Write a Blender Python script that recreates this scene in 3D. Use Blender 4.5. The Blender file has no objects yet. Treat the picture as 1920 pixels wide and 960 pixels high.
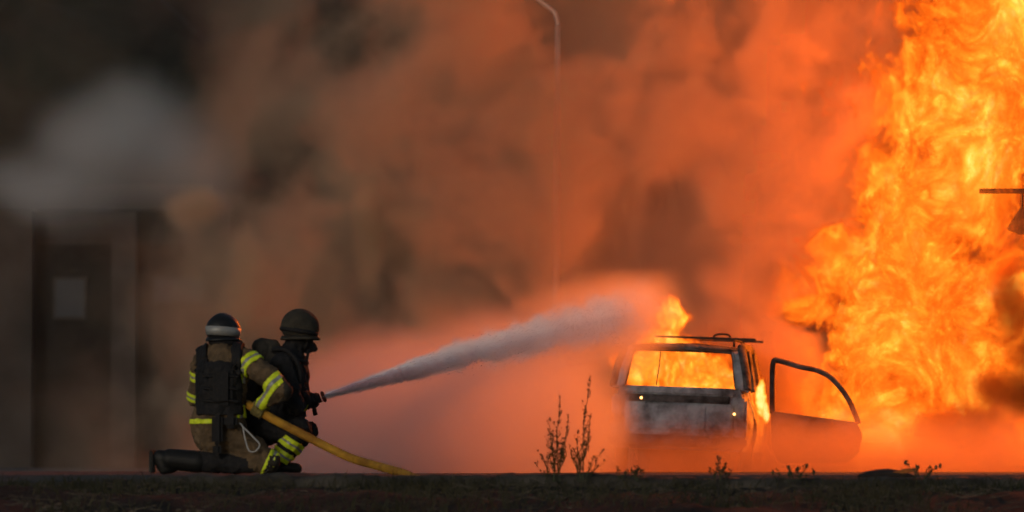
import bpy, bmesh, math, random
import numpy as np
from mathutils import Vector, Matrix, noise as mnoise
sc = bpy.context.scene
R = math.radians
random.seed(7)

# ------------------------------------------------------------------ camera
FP = 152 / 36 * 1920          # focal length in photo pixels
ZC, HOR = 0.05, 875
cam = bpy.data.cameras.new('camera'); cam.lens = 152; cam.sensor_width = 36; cam.clip_end = 3000
co = bpy.data.objects.new('camera', cam); sc.collection.objects.link(co); sc.camera = co
co.location = (0, 0, ZC); co.rotation_euler = (math.pi / 2 + math.atan((HOR - 480) / FP), 0, 0)
cam.dof.use_dof = True; cam.dof.focus_distance = 37; cam.dof.aperture_fstop = 3.2
def P(px, py, y): return Vector(((px - 960) / FP * y, y, ZC + (HOR - py) / FP * y))

# ------------------------------------------------------------------ sky, sun, exposure
SUN_EL, SUN_AZ = 12, 205
w = bpy.data.worlds.new('World'); sc.world = w; w.use_nodes = True
nt = w.node_tree; bg = nt.nodes['Background']; sk = nt.nodes.new('ShaderNodeTexSky')
sk.sky_type = 'NISHITA'; sk.sun_disc = False; sk.sun_elevation = R(SUN_EL); sk.sun_rotation = R(SUN_AZ)
nt.links.new(sk.outputs[0], bg.inputs[0]); bg.inputs[1].default_value = 0.05
sl = bpy.data.lights.new('sun', 'SUN'); sl.energy = 0.55; sl.angle = R(12); sl.color = (1, .95, .88)
so = bpy.data.objects.new('sun', sl); sc.collection.objects.link(so)
sd = Vector((math.sin(R(SUN_AZ)) * math.cos(R(SUN_EL)), math.cos(R(SUN_AZ)) * math.cos(R(SUN_EL)), math.sin(R(SUN_EL))))
so.rotation_euler = sd.to_track_quat('Z', 'Y').to_euler()
vs = sc.view_settings; vs.view_transform = 'Standard'; vs.look = 'None'; vs.exposure = 0.0; vs.gamma = 1
cy = sc.cycles
cy.use_denoising = True; cy.max_bounces = 6; cy.volume_bounces = 2; cy.transparent_max_bounces = 16
cy.use_adaptive_sampling = True; cy.adaptive_threshold = 0.07; cy.adaptive_min_samples = 16; cy.volume_step_rate = 1; cy.sample_clamp_indirect = 8

# ------------------------------------------------------------------ materials
def principled(name, col, rough=.8, metal=0., var=.25, scale=8., bump=.3, bscale=None, col2=None, detail=5, fac=(.35, .65), spec=.3, emit=None):
    m = bpy.data.materials.new(name); m.use_nodes = True
    t = m.node_tree; b = t.nodes['Principled BSDF']
    b.inputs['Roughness'].default_value = rough; b.inputs['Metallic'].default_value = metal
    b.inputs['Specular IOR Level'].default_value = spec
    tc = t.nodes.new('ShaderNodeTexCoord')
    n = t.nodes.new('ShaderNodeTexNoise'); n.inputs['Scale'].default_value = scale; n.inputs['Detail'].default_value = detail; n.inputs['Roughness'].default_value = .6
    t.links.new(tc.outputs['Object'], n.inputs['Vector'])
    r = t.nodes.new('ShaderNodeValToRGB')
    c2 = col2 if col2 else tuple(max(0, c * (1 - 2 * var)) for c in col)
    r.color_ramp.elements[0].position = fac[0]; r.color_ramp.elements[0].color = (*c2, 1)
    r.color_ramp.elements[1].position = fac[1]; r.color_ramp.elements[1].color = (*col, 1)
    t.links.new(n.outputs[0], r.inputs[0]); t.links.new(r.outputs[0], b.inputs['Base Color'])
    if bump:
        n2 = t.nodes.new('ShaderNodeTexNoise'); n2.inputs['Scale'].default_value = bscale or scale * 3; n2.inputs['Detail'].default_value = 5
        t.links.new(tc.outputs['Object'], n2.inputs['Vector'])
        bp = t.nodes.new('ShaderNodeBump'); bp.inputs['Strength'].default_value = bump; bp.inputs['Distance'].default_value = .02
        t.links.new(n2.outputs[0], bp.inputs['Height']); t.links.new(bp.outputs[0], b.inputs['Normal'])
    if emit: b.inputs['Emission Color'].default_value = (*emit[0], 1); b.inputs['Emission Strength'].default_value = emit[1]
    return m
M = {}
M['asphalt'] = principled('asphalt', (.06, .058, .055), .9, var=.2, scale=3, bscale=60)
M['soil'] = principled('soil', (.026, .018, .012), .95, var=.3, scale=6, bump=.8, bscale=30)
M['kerb'] = principled('kerb_stone', (.07, .062, .052), .9, var=.35, scale=5, bump=.6, bscale=40)
M['grass'] = principled('dry_grass', (.05, .042, .022), .8, scale=1.2, bump=0, col2=(.018, .021, .009))
M['stone'] = principled('stone_and_twig', (.1, .08, .06), .9, scale=2.5, bump=.3, bscale=60, col2=(.04, .03, .022))
M['weed'] = principled('weed', (.06, .07, .035), .7, scale=20, bump=0)
M['wood'] = principled('wooded_backdrop', (.022, .025, .017), .9, scale=.3, bump=.5, bscale=2)
M['render'] = principled('dark_wall', (.05, .042, .04), .9, scale=.6, bump=.2)
M['fascia'] = principled('roof_felt', (.035, .033, .033), .8, scale=.8, bump=.1, var=.1)
M['dark'] = principled('opening_shade', (.012, .011, .011), .9, bump=0)
M['glass'] = principled('window_glass', (.03, .033, .043), .75, bump=0, var=.05, spec=.6)
M['galv'] = principled('galvanised_steel', (.5, .49, .48), .5, .4, var=.1, scale=4, bump=.1)
M['steel'] = principled('sooty_steel', (.03, .025, .022), .7, .3, scale=10)
M['ash'] = principled('ash_burnt_metal', (.37, .395, .44), .9, .1, scale=3.6, col2=(.08, .075, .08), fac=(.36, .62), bscale=24, bump=.6, detail=8)
M['soot'] = principled('sooty_metal', (.12, .11, .11), .85, .1, scale=6, col2=(.018, .015, .014), bscale=30, bump=.6, detail=8)
M['rust'] = principled('rusty_metal', (.09, .045, .025), .9, .1, scale=9, col2=(.015, .011, .01), bscale=30, bump=.6)
M['tyre'] = principled('burnt_tyre', (.02, .02, .02), .95, scale=9, bump=.6)
M['ember'] = principled('ember', (.4, .1, .02), .9, bump=0, emit=((1, .45, .12), 6))
M['tan'] = principled('tan_turnout_cloth', (.15, .1, .055), .9, scale=9, var=.3, bump=.7, bscale=30)
M['black'] = principled('black_cloth', (.017, .016, .017), .85, scale=9, var=.2, bump=.5, bscale=45)
M['vest'] = principled('black_nylon', (.013, .012, .013), .75, scale=14, var=.2, bump=.4, bscale=60)
M['olive'] = principled('olive_nylon', (.05, .043, .032), .85, scale=10, bump=.4, bscale=50)
M['boot'] = principled('boot_rubber', (.012, .012, .012), .6, scale=9, bump=.2)
M['helmet'] = principled('black_helmet', (.016, .016, .017), .45, scale=20, var=.15, bump=.15)
M['lime'] = principled('lime_reflective_tape', (.72, .86, .03), .5, scale=30, var=.08, bump=.1)
M['silver'] = principled('silver_reflective_tape', (.34, .34, .33), .4, .2, scale=30, var=.1, bump=.1)
M['glove'] = principled('tan_glove', (.2, .16, .05), .9, scale=20, bump=.3)
M['skin'] = principled('skin', (.35, .2, .14), .6, bump=0, var=.05)
M['hose'] = principled('yellow_hose', (.52, .27, .025), .75, scale=7, col2=(.25, .11, .012), bump=.4, bscale=60)
M['strap'] = principled('grey_webbing', (.4, .4, .4), .7, bump=0, var=.1)
M['brass'] = principled('dark_red_nozzle', (.07, .02, .016), .5, .2, scale=9, bump=.1)
M['tarp'] = principled('charred_cloth', (.03, .022, .02), .9, scale=8, bump=.5)
M['flap'] = principled('orange_flap', (.5, .17, .05), .9, scale=12, bump=.3)
def water_mat():
    m = bpy.data.materials.new('water_drops'); m.use_nodes = True; b = m.node_tree.nodes['Principled BSDF']
    b.inputs['Base Color'].default_value = (.85, .87, .92, 1); b.inputs['Roughness'].default_value = .8; b.inputs['Specular IOR Level'].default_value = .1
    b.inputs['Alpha'].default_value = .9
    return m
M['water'] = water_mat()

# ------------------------------------------------------------------ helpers
def tag(o, label=None, cat=None, group=None, kind=None):
    if label: o['label'] = label
    if cat: o['category'] = cat
    if group: o['group'] = group
    if kind: o['kind'] = kind
    return o
def link(o, parent=None):
    sc.collection.objects.link(o)
    if parent is not None: o.parent = parent
    return o
def empty(name, loc=(0, 0, 0), rot=(0, 0, 0)):
    o = bpy.data.objects.new(name, None); o.empty_display_size = .2; link(o); o.location = loc; o.rotation_euler = rot; return o
def mesh_obj(name, bm, mat, parent=None, smooth=False):
    me = bpy.data.meshes.new(name); bmesh.ops.recalc_face_normals(bm, faces=bm.faces[:]); bm.to_mesh(me); bm.free()
    for m in (mat if isinstance(mat, (list, tuple)) else [mat]): me.materials.append(m)
    if smooth: me.polygons.foreach_set('use_smooth', [True] * len(me.polygons))
    return link(bpy.data.objects.new(name, me), parent)
def box(bm, lo, hi, mtx=None, bevel=0):
    g = bmesh.ops.create_cube(bm, size=1)
    c = [(a + b) / 2 for a, b in zip(lo, hi)]; s = [b - a for a, b in zip(lo, hi)]
    for v in g['verts']:
        v.co = Vector([v.co[i] * s[i] + c[i] for i in range(3)])
    if bevel:
        ed = list({e for v in g['verts'] for e in v.link_edges})
        r = bmesh.ops.bevel(bm, geom=ed, offset=bevel, segments=2, affect='EDGES'); vs_ = {v for f in r['faces'] for v in f.verts}
    if mtx is not None:
        allv = vs_ | {v for v in g['verts'] if v.is_valid} if bevel else g['verts']
        for v in allv: v.co = mtx @ v.co
def tube(bm, pts, rad, seg=10, closed=False, flat=1.0):
    pts = [Vector(p) for p in pts]; n = len(pts); rads = rad if isinstance(rad, (list, tuple)) else [rad] * n
    rings = []; up = Vector((0, 0, 1)); prev = None
    for i, p in enumerate(pts):
        if closed: d = pts[(i + 1) % n] - pts[i - 1]
        else: d = pts[min(i + 1, n - 1)] - pts[max(i - 1, 0)]
        d.normalize()
        a = prev if prev is not None else (up if abs(d.z) < .95 else Vector((1, 0, 0)))
        u = (a - d * a.dot(d)).normalized(); prev = u; v = d.cross(u)
        rings.append([bm.verts.new(p + (u * math.cos(t) * flat + v * math.sin(t)) * rads[i]) for t in [2 * math.pi * k / seg for k in range(seg)]])
    for i in range(n if closed else n - 1):
        A, B = rings[i], rings[(i + 1) % n]
        for k in range(seg): bm.faces.new((A[k], A[(k + 1) % seg], B[(k + 1) % seg], B[k]))
    if not closed:
        bm.faces.new(rings[0][::-1]); bm.faces.new(rings[-1])
def spline(pts, n=8):
    pts = [Vector(p) for p in pts]; out = []
    for i in range(len(pts) - 1):
        p0, p1, p2, p3 = pts[max(i - 1, 0)], pts[i], pts[i + 1], pts[min(i + 2, len(pts) - 1)]
        for k in range(n):
            t = k / n
            out.append(.5 * ((2 * p1) + (p2 - p0) * t + (2 * p0 - 5 * p1 + 4 * p2 - p3) * t * t + (3 * p1 - p0 - 3 * p2 + p3) * t ** 3))
    return out + [pts[-1]]
def ellipsoid(bm, c, r, rot=None, sub=3):
    g = bmesh.ops.create_icosphere(bm, subdivisions=sub, radius=1)
    for v in g['verts']:
        q = Vector((v.co.x * r[0], v.co.y * r[1], v.co.z * r[2]))
        if rot is not None: q = rot @ q
        v.co = q + Vector(c)
def capsule(bm, a, b, ra, rb, side=None, flat=1.0):
    """tapered capsule; flat scales the radius across `side`"""
    a, b = Vector(a), Vector(b); d = (b - a); L = d.length; d = d / L
    s = Vector(side) if side is not None else (Vector((0, 0, 1)) if abs(d.z) < .9 else Vector((1, 0, 0)))
    u = (s - d * s.dot(d)).normalized(); v = d.cross(u); rings = []
    st = []
    for k in range(1, 5): t = -math.pi / 2 + k * math.pi / 10; st.append((ra * math.sin(t), ra * math.cos(t)))
    for k in range(5): st.append((L * k / 4, ra + (rb - ra) * k / 4))
    for k in range(1, 5): t = k * math.pi / 10; st.append((L + rb * math.sin(t), rb * math.cos(t)))
    for h, r in st:
        rings.append([bm.verts.new(a + d * h + u * math.cos(q) * r * flat + v * math.sin(q) * r) for q in [2 * math.pi * k / 14 for k in range(14)]])
    for A, B in zip(rings, rings[1:]):
        for k in range(14): bm.faces.new((A[k], A[(k + 1) % 14], B[(k + 1) % 14], B[k]))
    bm.faces.new(rings[0][::-1]); bm.faces.new(rings[-1])
def remeshed(bm, voxel, smooth=4, fac=.5):
    """voxel union of everything in bm, smoothed; returns a bmesh"""
    me = bpy.data.meshes.new('tmp'); bmesh.ops.recalc_face_normals(bm, faces=bm.faces[:]); bm.to_mesh(me); bm.free()
    o = bpy.data.objects.new('tmp', me); sc.collection.objects.link(o)
    m = o.modifiers.new('r', 'REMESH'); m.mode = 'VOXEL'; m.voxel_size = voxel
    if smooth: s = o.modifiers.new('s', 'SMOOTH'); s.factor = fac; s.iterations = smooth
    dg = bpy.context.evaluated_depsgraph_get(); ev = o.evaluated_get(dg)
    out = bmesh.new(); out.from_mesh(ev.to_mesh()); ev.to_mesh_clear()
    bpy.data.objects.remove(o); bpy.data.meshes.remove(me)
    return out
def displace(bm, amp, freq, octaves=3, seed=0):
    bm.normal_update()
    for v in bm.verts:
        q = v.co * freq + Vector((seed * 7.3, seed * 3.1, seed))
        v.co += v.normal * amp * mnoise.fractal(q, .8, 2.1, octaves)

# ------------------------------------------------------------------ ground
def ground():
    # one sheet: ditch where the camera stands, bank up to the road edge, then the level yard out to the horizon
    ys = [-60, 0, 10, 18, 22] + [22 + i * .1 for i in range(1, 50)] + [26.98]
    xs = [-900, -60, -12] + [-9 + i * .12 for i in range(151)] + [12, 60, 900]
    bm = bmesh.new(); rows = []
    for y in ys:
        row = []
        for x in xs:
            t = min(1, max(0, (y - 21) / 6)); z = -1.1 + 1.06 * (t ** .62)
            near = 1 if abs(x) < 10 and y > 20 else 0
            z += near * .06 * mnoise.fractal(Vector((x * 1.7, y * 1.7, 3)), .8, 2, 4) * (1 if y < 26.8 else .25) - near * .03
            row.append(bm.verts.new((x, y, z)))
        rows.append(row)
    for A, B in zip(rows, rows[1:]):
        for k in range(len(xs) - 1): bm.faces.new((A[k], A[k + 1], B[k + 1], B[k]))
    tag(mesh_obj('ground', bm, M['soil'], smooth=True), kind='structure')
    bm = bmesh.new()
    prev = None
    for y, z in ((27.3, -.09), (28.2, -.09), (28.45, -.006), (60, -.006), (1500, -.006)):     # shallow gutter behind the edge, then level
        row = [bm.verts.new((x, y, z)) for x in (-900, -20, 0, 20, 900)]
        if prev:
            for k in range(4): bm.faces.new((prev[k], prev[k + 1], row[k + 1], row[k]))
        prev = row
    tag(mesh_obj('yard', bm, M['asphalt']), kind='structure')
    # worn stone edge of the yard
    bm = bmesh.new(); prof = [(26.97, -.3), (26.93, -.12), (26.95, -.03), (26.99, .0), (27.1, .004), (27.35, 0), (27.4, -.3)]
    xs2 = [-60] + [-7 + i * .05 for i in range(281)] + [60]; prev = None
    for x in xs2:
        dz = .018 * mnoise.fractal(Vector((x * 1.1, 5, 0)), .9, 2, 3) - .006 - (.03 if x < -2.25 else 0) - (.018 if x > .8 else .0)
        ring = [bm.verts.new((x, y + .03 * mnoise.noise(Vector((x * 2, z * 9, 1))), z + dz + .026 * mnoise.fractal(Vector((x * 5, y * 7, z * 5)), .7, 2, 4))) for y, z in prof]
        if prev:
            for k in range(len(prof) - 1): bm.faces.new((prev[k], prev[k + 1], ring[k + 1], ring[k]))
        prev = ring
    tag(mesh_obj('kerb', bm, M['kerb'], smooth=True), kind='structure')
    # dark wooded backdrop, added to keep the bright sky out of view
    bm = bmesh.new(); prev = None
    for j in range(40):
        y = 190 + j * 3; row = []
        for i in range(90):
            x = -180 + i * 4
            z = -2 + 46 * (1 - math.exp(-j / 14)) + (4.5 * mnoise.fractal(Vector((x * .11, y * .11, 0)), .7, 2, 4) if j else 0)
            row.append(bm.verts.new((x, y + 2 * mnoise.noise(Vector((x * .3, y, 3))), z)))
        if prev:
            for k in range(89): bm.faces.new((prev[k], prev[k + 1], row[k + 1], row[k]))
        prev = row
    tag(mesh_obj('hill_backdrop', bm, M['wood'], smooth=True), kind='structure')
ground()

def grass():
    rng = np.random.default_rng(3); V = []; F = []
    def ground_z(x, y):
        t = min(1, max(0, (y - 21) / 6)); return -1.1 + 1.06 * (t ** .62) - .04
    for i in range(15000):
        x = rng.uniform(-4.6, 4.6); y = 26.95 - abs(rng.normal(0, 1.1))
        if mnoise.noise(Vector((x * 1.1, y * 1.4, 9))) < .05 + rng.uniform(-.25, .25): continue
        if i % 5 == 0: y = 26.98 - abs(rng.normal(0, .05))
        if y < 23: continue
        h = rng.uniform(.03, .11) * (1.5 if rng.random() < .1 else 1); 
        if y > 26.7: h *= .9
        z = ground_z(x, y); a = rng.uniform(0, 6.28); lean = rng.uniform(.2, 1.3) * h; wd = rng.uniform(.002, .004)
        dx, dy = math.cos(a) * lean, math.sin(a) * lean; n = len(V)
        V += [(x - wd, y, z), (x + wd, y, z), (x + dx * .4 + wd * .7, y + dy * .4, z + h * .6), (x + dx * .4 - wd * .7, y + dy * .4, z + h * .6), (x + dx, y + dy, z + h * .95)]
        F += [(n, n + 1, n + 2, n + 3), (n + 3, n + 2, n + 4)]
    me = bpy.data.meshes.new('grass'); me.from_pydata(V, [], F); me.materials.append(M['grass'])
    tag(link(bpy.data.objects.new('grass', me)), 'short dry grass and weeds on the dark bank below the yard edge', 'grass', kind='stuff')
grass()
def rubble():
    rng = np.random.default_rng(8); V = []; F = []
    b = bmesh.new(); bmesh.ops.create_icosphere(b, subdivisions=1, radius=1); b.verts.ensure_lookup_table()
    iv = [v.co.copy() for v in b.verts]; jf = [[v.index for v in f.verts] for f in b.faces]; b.free()
    for i in range(2600):
        x = rng.uniform(-4.6, 4.6); y = 26.98 - abs(rng.normal(0, .9))
        if y < 23: continue
        t = min(1, max(0, (y - 21) / 6)); z = -1.1 + 1.06 * (t ** .62) - .035; s = rng.uniform(.004, .02) * (1.8 if rng.random() < .06 else 1); n = len(V)
        sc3 = (rng.uniform(.7, 1.8) * s, rng.uniform(.7, 1.3) * s, rng.uniform(.4, .9) * s)
        V += [(x + v.x * sc3[0] * rng.uniform(.7, 1.2), y + v.y * sc3[1] * rng.uniform(.7, 1.2), z + v.z * sc3[2] * rng.uniform(.7, 1.2)) for v in iv]
        F += [[n + k for k in f] for f in jf]
    for i in range(500):      # dead twigs
        x = rng.uniform(-4.6, 4.6); y = 26.9 - abs(rng.normal(0, .8)); t = min(1, max(0, (y - 21) / 6)); z = -1.1 + 1.06 * (t ** .62) - .01
        a = rng.uniform(-.5, .5) + (3.14 if rng.random() < .5 else 0); L = rng.uniform(.03, .16); c = Vector((x, y, z)); d = Vector((math.cos(a), rng.uniform(-.4, .4), math.sin(a) * .6 + .1)); n = len(V); w_ = .0022
        e = c + d * L; V += [c + Vector((0, 0, w_)), c - Vector((0, w_, w_)), c + Vector((0, w_, -w_)), e + Vector((0, 0, w_)), e - Vector((0, w_, w_)), e + Vector((0, w_, -w_))]
        F += [(n, n + 1, n + 4, n + 3), (n + 1, n + 2, n + 5, n + 4), (n + 2, n, n + 3, n + 5)]
    me = bpy.data.meshes.new('rubble'); me.from_pydata(V, [], F); me.materials.append(M['stone'])
    tag(link(bpy.data.objects.new('rubble', me)), 'loose stones and dead twigs on the dark bank', 'rubble', kind='stuff')
rubble()

# ------------------------------------------------------------------ weeds
def leaf(bm, p, d, L, wd):
    d = Vector(d).normalized(); s = d.cross(Vector((0, 1, .2))).normalized() * wd; n = d.cross(s).normalized() * wd * .4
    p = Vector(p); a = bm.verts.new(p); b = bm.verts.new(p + d * L * .45 + s + n); c = bm.verts.new(p + d * L); e = bm.verts.new(p + d * L * .45 - s + n); f = bm.verts.new(p + d * L * .5 - n)
    bm.faces.new((a, b, f)); bm.faces.new((b, c, f)); bm.faces.new((c, e, f)); bm.faces.new((e, a, f))
def weed(name, base, stems, label, cat, rng, leafy=1.0, leaf_len=.03, group=None, bud=False):
    root = empty(name, base); tag(root, label, cat, group)
    for (dx, h, bend) in stems:
        pts = []; y0 = rng.uniform(-.06, .06); x0 = rng.uniform(-.02, .02) + dx * .25
        for k in range(11):
            t = k / 10; pts.append(Vector((x0 + dx * .75 * t + bend * t * t + .006 * math.sin(t * 9 + dx * 50), y0 + .05 * t * rng.uniform(.5, 1), h * t)))
        bm = bmesh.new(); tube(bm, pts, [.0042 * (1 - .75 * k / 10) * (1 if h > .2 else .6) for k in range(11)], 5)
        lb = bmesh.new(); nb = int(h / .05 * leafy)
        for b in range(nb):
            t = .12 + .86 * (b + rng.random()) / nb; i = min(9, int(t * 10)); p = pts[i].lerp(pts[i + 1], t * 10 - i)
            a = rng.uniform(0, 6.28); L = (.13 if h > .2 else .05) * (1 - t) + .012
            d = Vector((math.cos(a) * .55, math.sin(a) * .4, 1)).normalized()
            q = [p, p + d * L * .5 + Vector((math.cos(a) * .01, 0, 0)), p + d * L]
            if L > .02: tube(bm, q, [.0016, .0013, .0007], 4)
            for m in range(max(3, int(L / .011))):
                s = rng.random(); pp = p.lerp(q[2], s); aa = rng.uniform(0, 6.28)
                leaf(lb, pp, (math.cos(aa) * .7, math.sin(aa) * .5, .9), leaf_len * rng.uniform(.35, .8), leaf_len * .13)
        for m in range(int(h * 70)):
            t = rng.uniform(.25, 1) ; i = min(9, int(t * 10)); p = pts[i].lerp(pts[i + 1], t * 10 - i); aa = rng.uniform(0, 6.28)
            leaf(lb, p, (math.cos(aa) * .6, math.sin(aa) * .4, 1), leaf_len * rng.uniform(.3, .6), leaf_len * .12)
        if bud: ellipsoid(lb, pts[-1], (.011, .011, .017), sub=1)
        st = mesh_obj('stem', bm, M['weed'], root); mesh_obj('leaves', lb, M['weed'], st)
    return root
rg = random.Random(5)
def gp(px, y=26.9): return Vector(((px - 960) / FP * y, y, -.045))
weed('weed_plant', gp(1040), [(-.09, .2, -.03), (-.03, .3, 0), (.0, .53, .02), (.05, .42, .03), (.02, .24, .01), (.09, .3, 0), (-.12, .14, -.03), (-.06, .16, 0), (.04, .18, .02), (-.02, .4, -.02)], 'tall feathery weed with several stems, taller clump of the pair on the edge', 'weed', rg, 1.3, group='weeds along the edge')
weed('weed_plant', gp(1090), [(-.03, .33, .0), (.0, .66, .05), (.04, .42, .03), (.09, .2, .03), (-.05, .22, -.02), (.12, .14, .03), (.06, .17, .02), (.02, .25, .02)], 'tallest slender weed stem leaning towards the burning car', 'weed', rg, 1.2, group='weeds along the edge')
weed('weed_plant', gp(1163), [(0, .1, 0), (.02, .07, .01)], 'tiny sprig beside the tall weeds on the edge', 'weed', rg, 1.5, group='weeds along the edge')
weed('weed_plant', gp(1190), [(-.03, .07, 0), (0, .09, .01), (.03, .07, 0), (.05, .05, .02), (-.05, .05, -.02)], 'low bushy weed tuft under the left of the car', 'weed', rg, 2.5, .035, group='weeds along the edge')
weed('weed_plant', gp(1345), [(-.01, .15, 0), (.02, .1, .02), (-.04, .07, -.02), (.05, .06, .02)], 'small upright leafy weed below the right corner of the car', 'weed', rg, 2.5, .04, group='weeds along the edge')
weed('weed_plant', gp(1490), [(-.1, .06, -.02), (-.05, .09, 0), (-.01, .08, .01), (.04, .1, .03), (.08, .06, .03), (.0, .05, -.02)], 'spreading low weed with small buds below the open door', 'weed', rg, 2.2, .035, group='weeds along the edge', bud=True)
weed('weed_plant', gp(1725), [(-.06, .12, -.03), (-.02, .09, .0), (.05, .09, .04), (.09, .1, .04)], 'budded weed growing beside the charred cloth on the edge', 'weed', rg, 1.3, .04, group='weeds along the edge', bud=True)

# charred cloth lump on the edge
def cloth():
    root = empty('charred_cloth', gp(1660, 27.2) + Vector((0, 0, .03))); tag(root, 'crumpled charred cloth with orange flap lying on the yard edge', 'cloth')
    bm = bmesh.new(); prev = None
    for j in range(9):
        row = []
        for i in range(22):
            u = i / 21; v = j / 8; h = .045 * math.sin(math.pi * u) ** .6 * math.sin(math.pi * v) ** .5
            row.append(bm.verts.new((-.17 + .34 * u + .01 * math.sin(v * 9), -.1 + .2 * v, h + .006 * mnoise.noise(Vector((u * 6, v * 6, 2))))))
        if prev:
            for k in range(21): bm.faces.new((prev[k], prev[k + 1], row[k + 1], row[k]))
        prev = row
    o = mesh_obj('cloth', bm, M['tarp'], root, True); s = o.modifiers.new('s', 'SOLIDIFY'); s.thickness = .006
    bm = bmesh.new(); pts = [(.03, -.1, .03), (.12, -.11, .055), (.2, -.1, .05), (.17, -.09, .03), (.1, -.09, .022)]
    f = bm.faces.new([bm.verts.new(p) for p in pts]); r = bmesh.ops.extrude_face_region(bm, geom=[f])
    for v in r['geom']:
        if isinstance(v, bmesh.types.BMVert): v.co.y += .008
    mesh_obj('flap', bm, M['flap'], root)
cloth()

# ------------------------------------------------------------------ building far left
def building():
    Y = 160; s = Y / FP
    def X(px): return (px - 960) * s
    def Z(py): return ZC + (HOR - py) * s
    root = empty('building', (X(200), Y, 0)); tag(root, 'dark two-bay building with pale roof edge behind the firefighters', 'building')
    root.location = (0, 0, 0)
    def part(name, mat, lo, hi, parent=None):
        bm = bmesh.new(); box(bm, lo, hi); return mesh_obj(name, bm, mat, parent or root)
    x0, x1 = X(-700), X(430)
    part('wall', M['render'], (x0, Y + 1.2, 0), (x1, Y + 9, Z(392)))
    part('roof', M['fascia'], (x0 - .3, Y - .1, Z(392)), (X(400), Y + 9.3, Z(345)))
    for a, b in ((-700, -420), (-380, 30), (60, 205), (255, 415)):
        part('bay', M['dark'], (X(a), Y + 1.15, 0), (X(b), Y + 1.3, Z(455)))  # near-black slab on the solid wall, inner shade of the bay as colour
    for a, b in ((-20, 58), (207, 253), (417, 430)):
        part('pier', M['render'], (X(a), Y + .2, 0), (X(b), Y + 1.14, Z(394)))
    for a, b, c, d in ((98, 152, 522, 592), (285, 375, 520, 562)):
        wn = part('window', M['render'], (X(a - 6), Y + 1.05, Z(d + 6)), (X(b + 6), Y + 1.14, Z(c - 6)))
        part('pane', M['glass'], (X(a), Y + 1.02, Z(d)), (X(b), Y + 1.046, Z(c)), wn)
building()

# ------------------------------------------------------------------ street lamp
def lamp():
    Y = 51.1; s = Y / FP
    root = empty('street_lamp', (P(1046, 0, Y).x, Y, 0)); tag(root, 'tall pale street lamp with bent arm rising through the smoke', 'street lamp')
    H = P(0, 45, Y).z
    bm = bmesh.new(); tube(bm, [(-.04, 0, 0), (-.03, 0, 1.2), (0, 0, H)], [.06, .05, .036], 10); mesh_obj('pole', bm, M['galv'], root, True)
    bm = bmesh.new(); tube(bm, spline([(0, 0, H), (-.02, 0, H + .1), (-.12, 0, H + .22), (-.9, .0, H + .75)], 5), .033, 8); mesh_obj('arm', bm, M['galv'], root, True)
    bm = bmesh.new(); box(bm, (-1.5, -.12, H + .72), (-.88, .12, H + .82), bevel=.03); h = mesh_obj('lamp_head', bm, M['galv'], root)
    bm = bmesh.new(); box(bm, (-1.42, -.09, H + .705), (-1.0, .09, H + .719)); mesh_obj('lens', bm, M['glass'], h)
lamp()
def bracket():
    Y = 49.75
    a = P(1838, 358, Y); b = P(1935, 360, Y); root = empty('steel_bracket', (b.x, Y, 0)); tag(root, 'dark steel post with horizontal arm sticking into the flames', 'post')
    L = b.x - a.x; h = a.z
    bm = bmesh.new(); tube(bm, [(.25, 0.06, 0), (.25, 0.06, h + .1)], .045, 8); mesh_obj('post', bm, M['steel'], root, True)
    bm = bmesh.new(); box(bm, (-L, -.03, h - .028), (.6, .03, h + .028), bevel=.006); mesh_obj('arm', bm, M['steel'], root)
    bm = bmesh.new(); tube(bm, [(-.105, 0, h), (-.105, 0, h - .3)], .02, 8); mesh_obj('hanger', bm, M['steel'], root)
    bm = bmesh.new(); f = bm.faces.new([bm.verts.new(q) for q in ((-.28, -.03, h - .44), (-.2, -.03, h - .3), (-.13, -.03, h - .2), (.1, -.03, h - .2), (.1, -.03, h - .5), (-.15, -.03, h - .5))])
    r = bmesh.ops.extrude_face_region(bm, geom=[f])
    for v in r['geom']:
        if isinstance(v, bmesh.types.BMVert): v.co.y += .06
    mesh_obj('plate', bm, M['steel'], root)
bracket()

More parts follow.
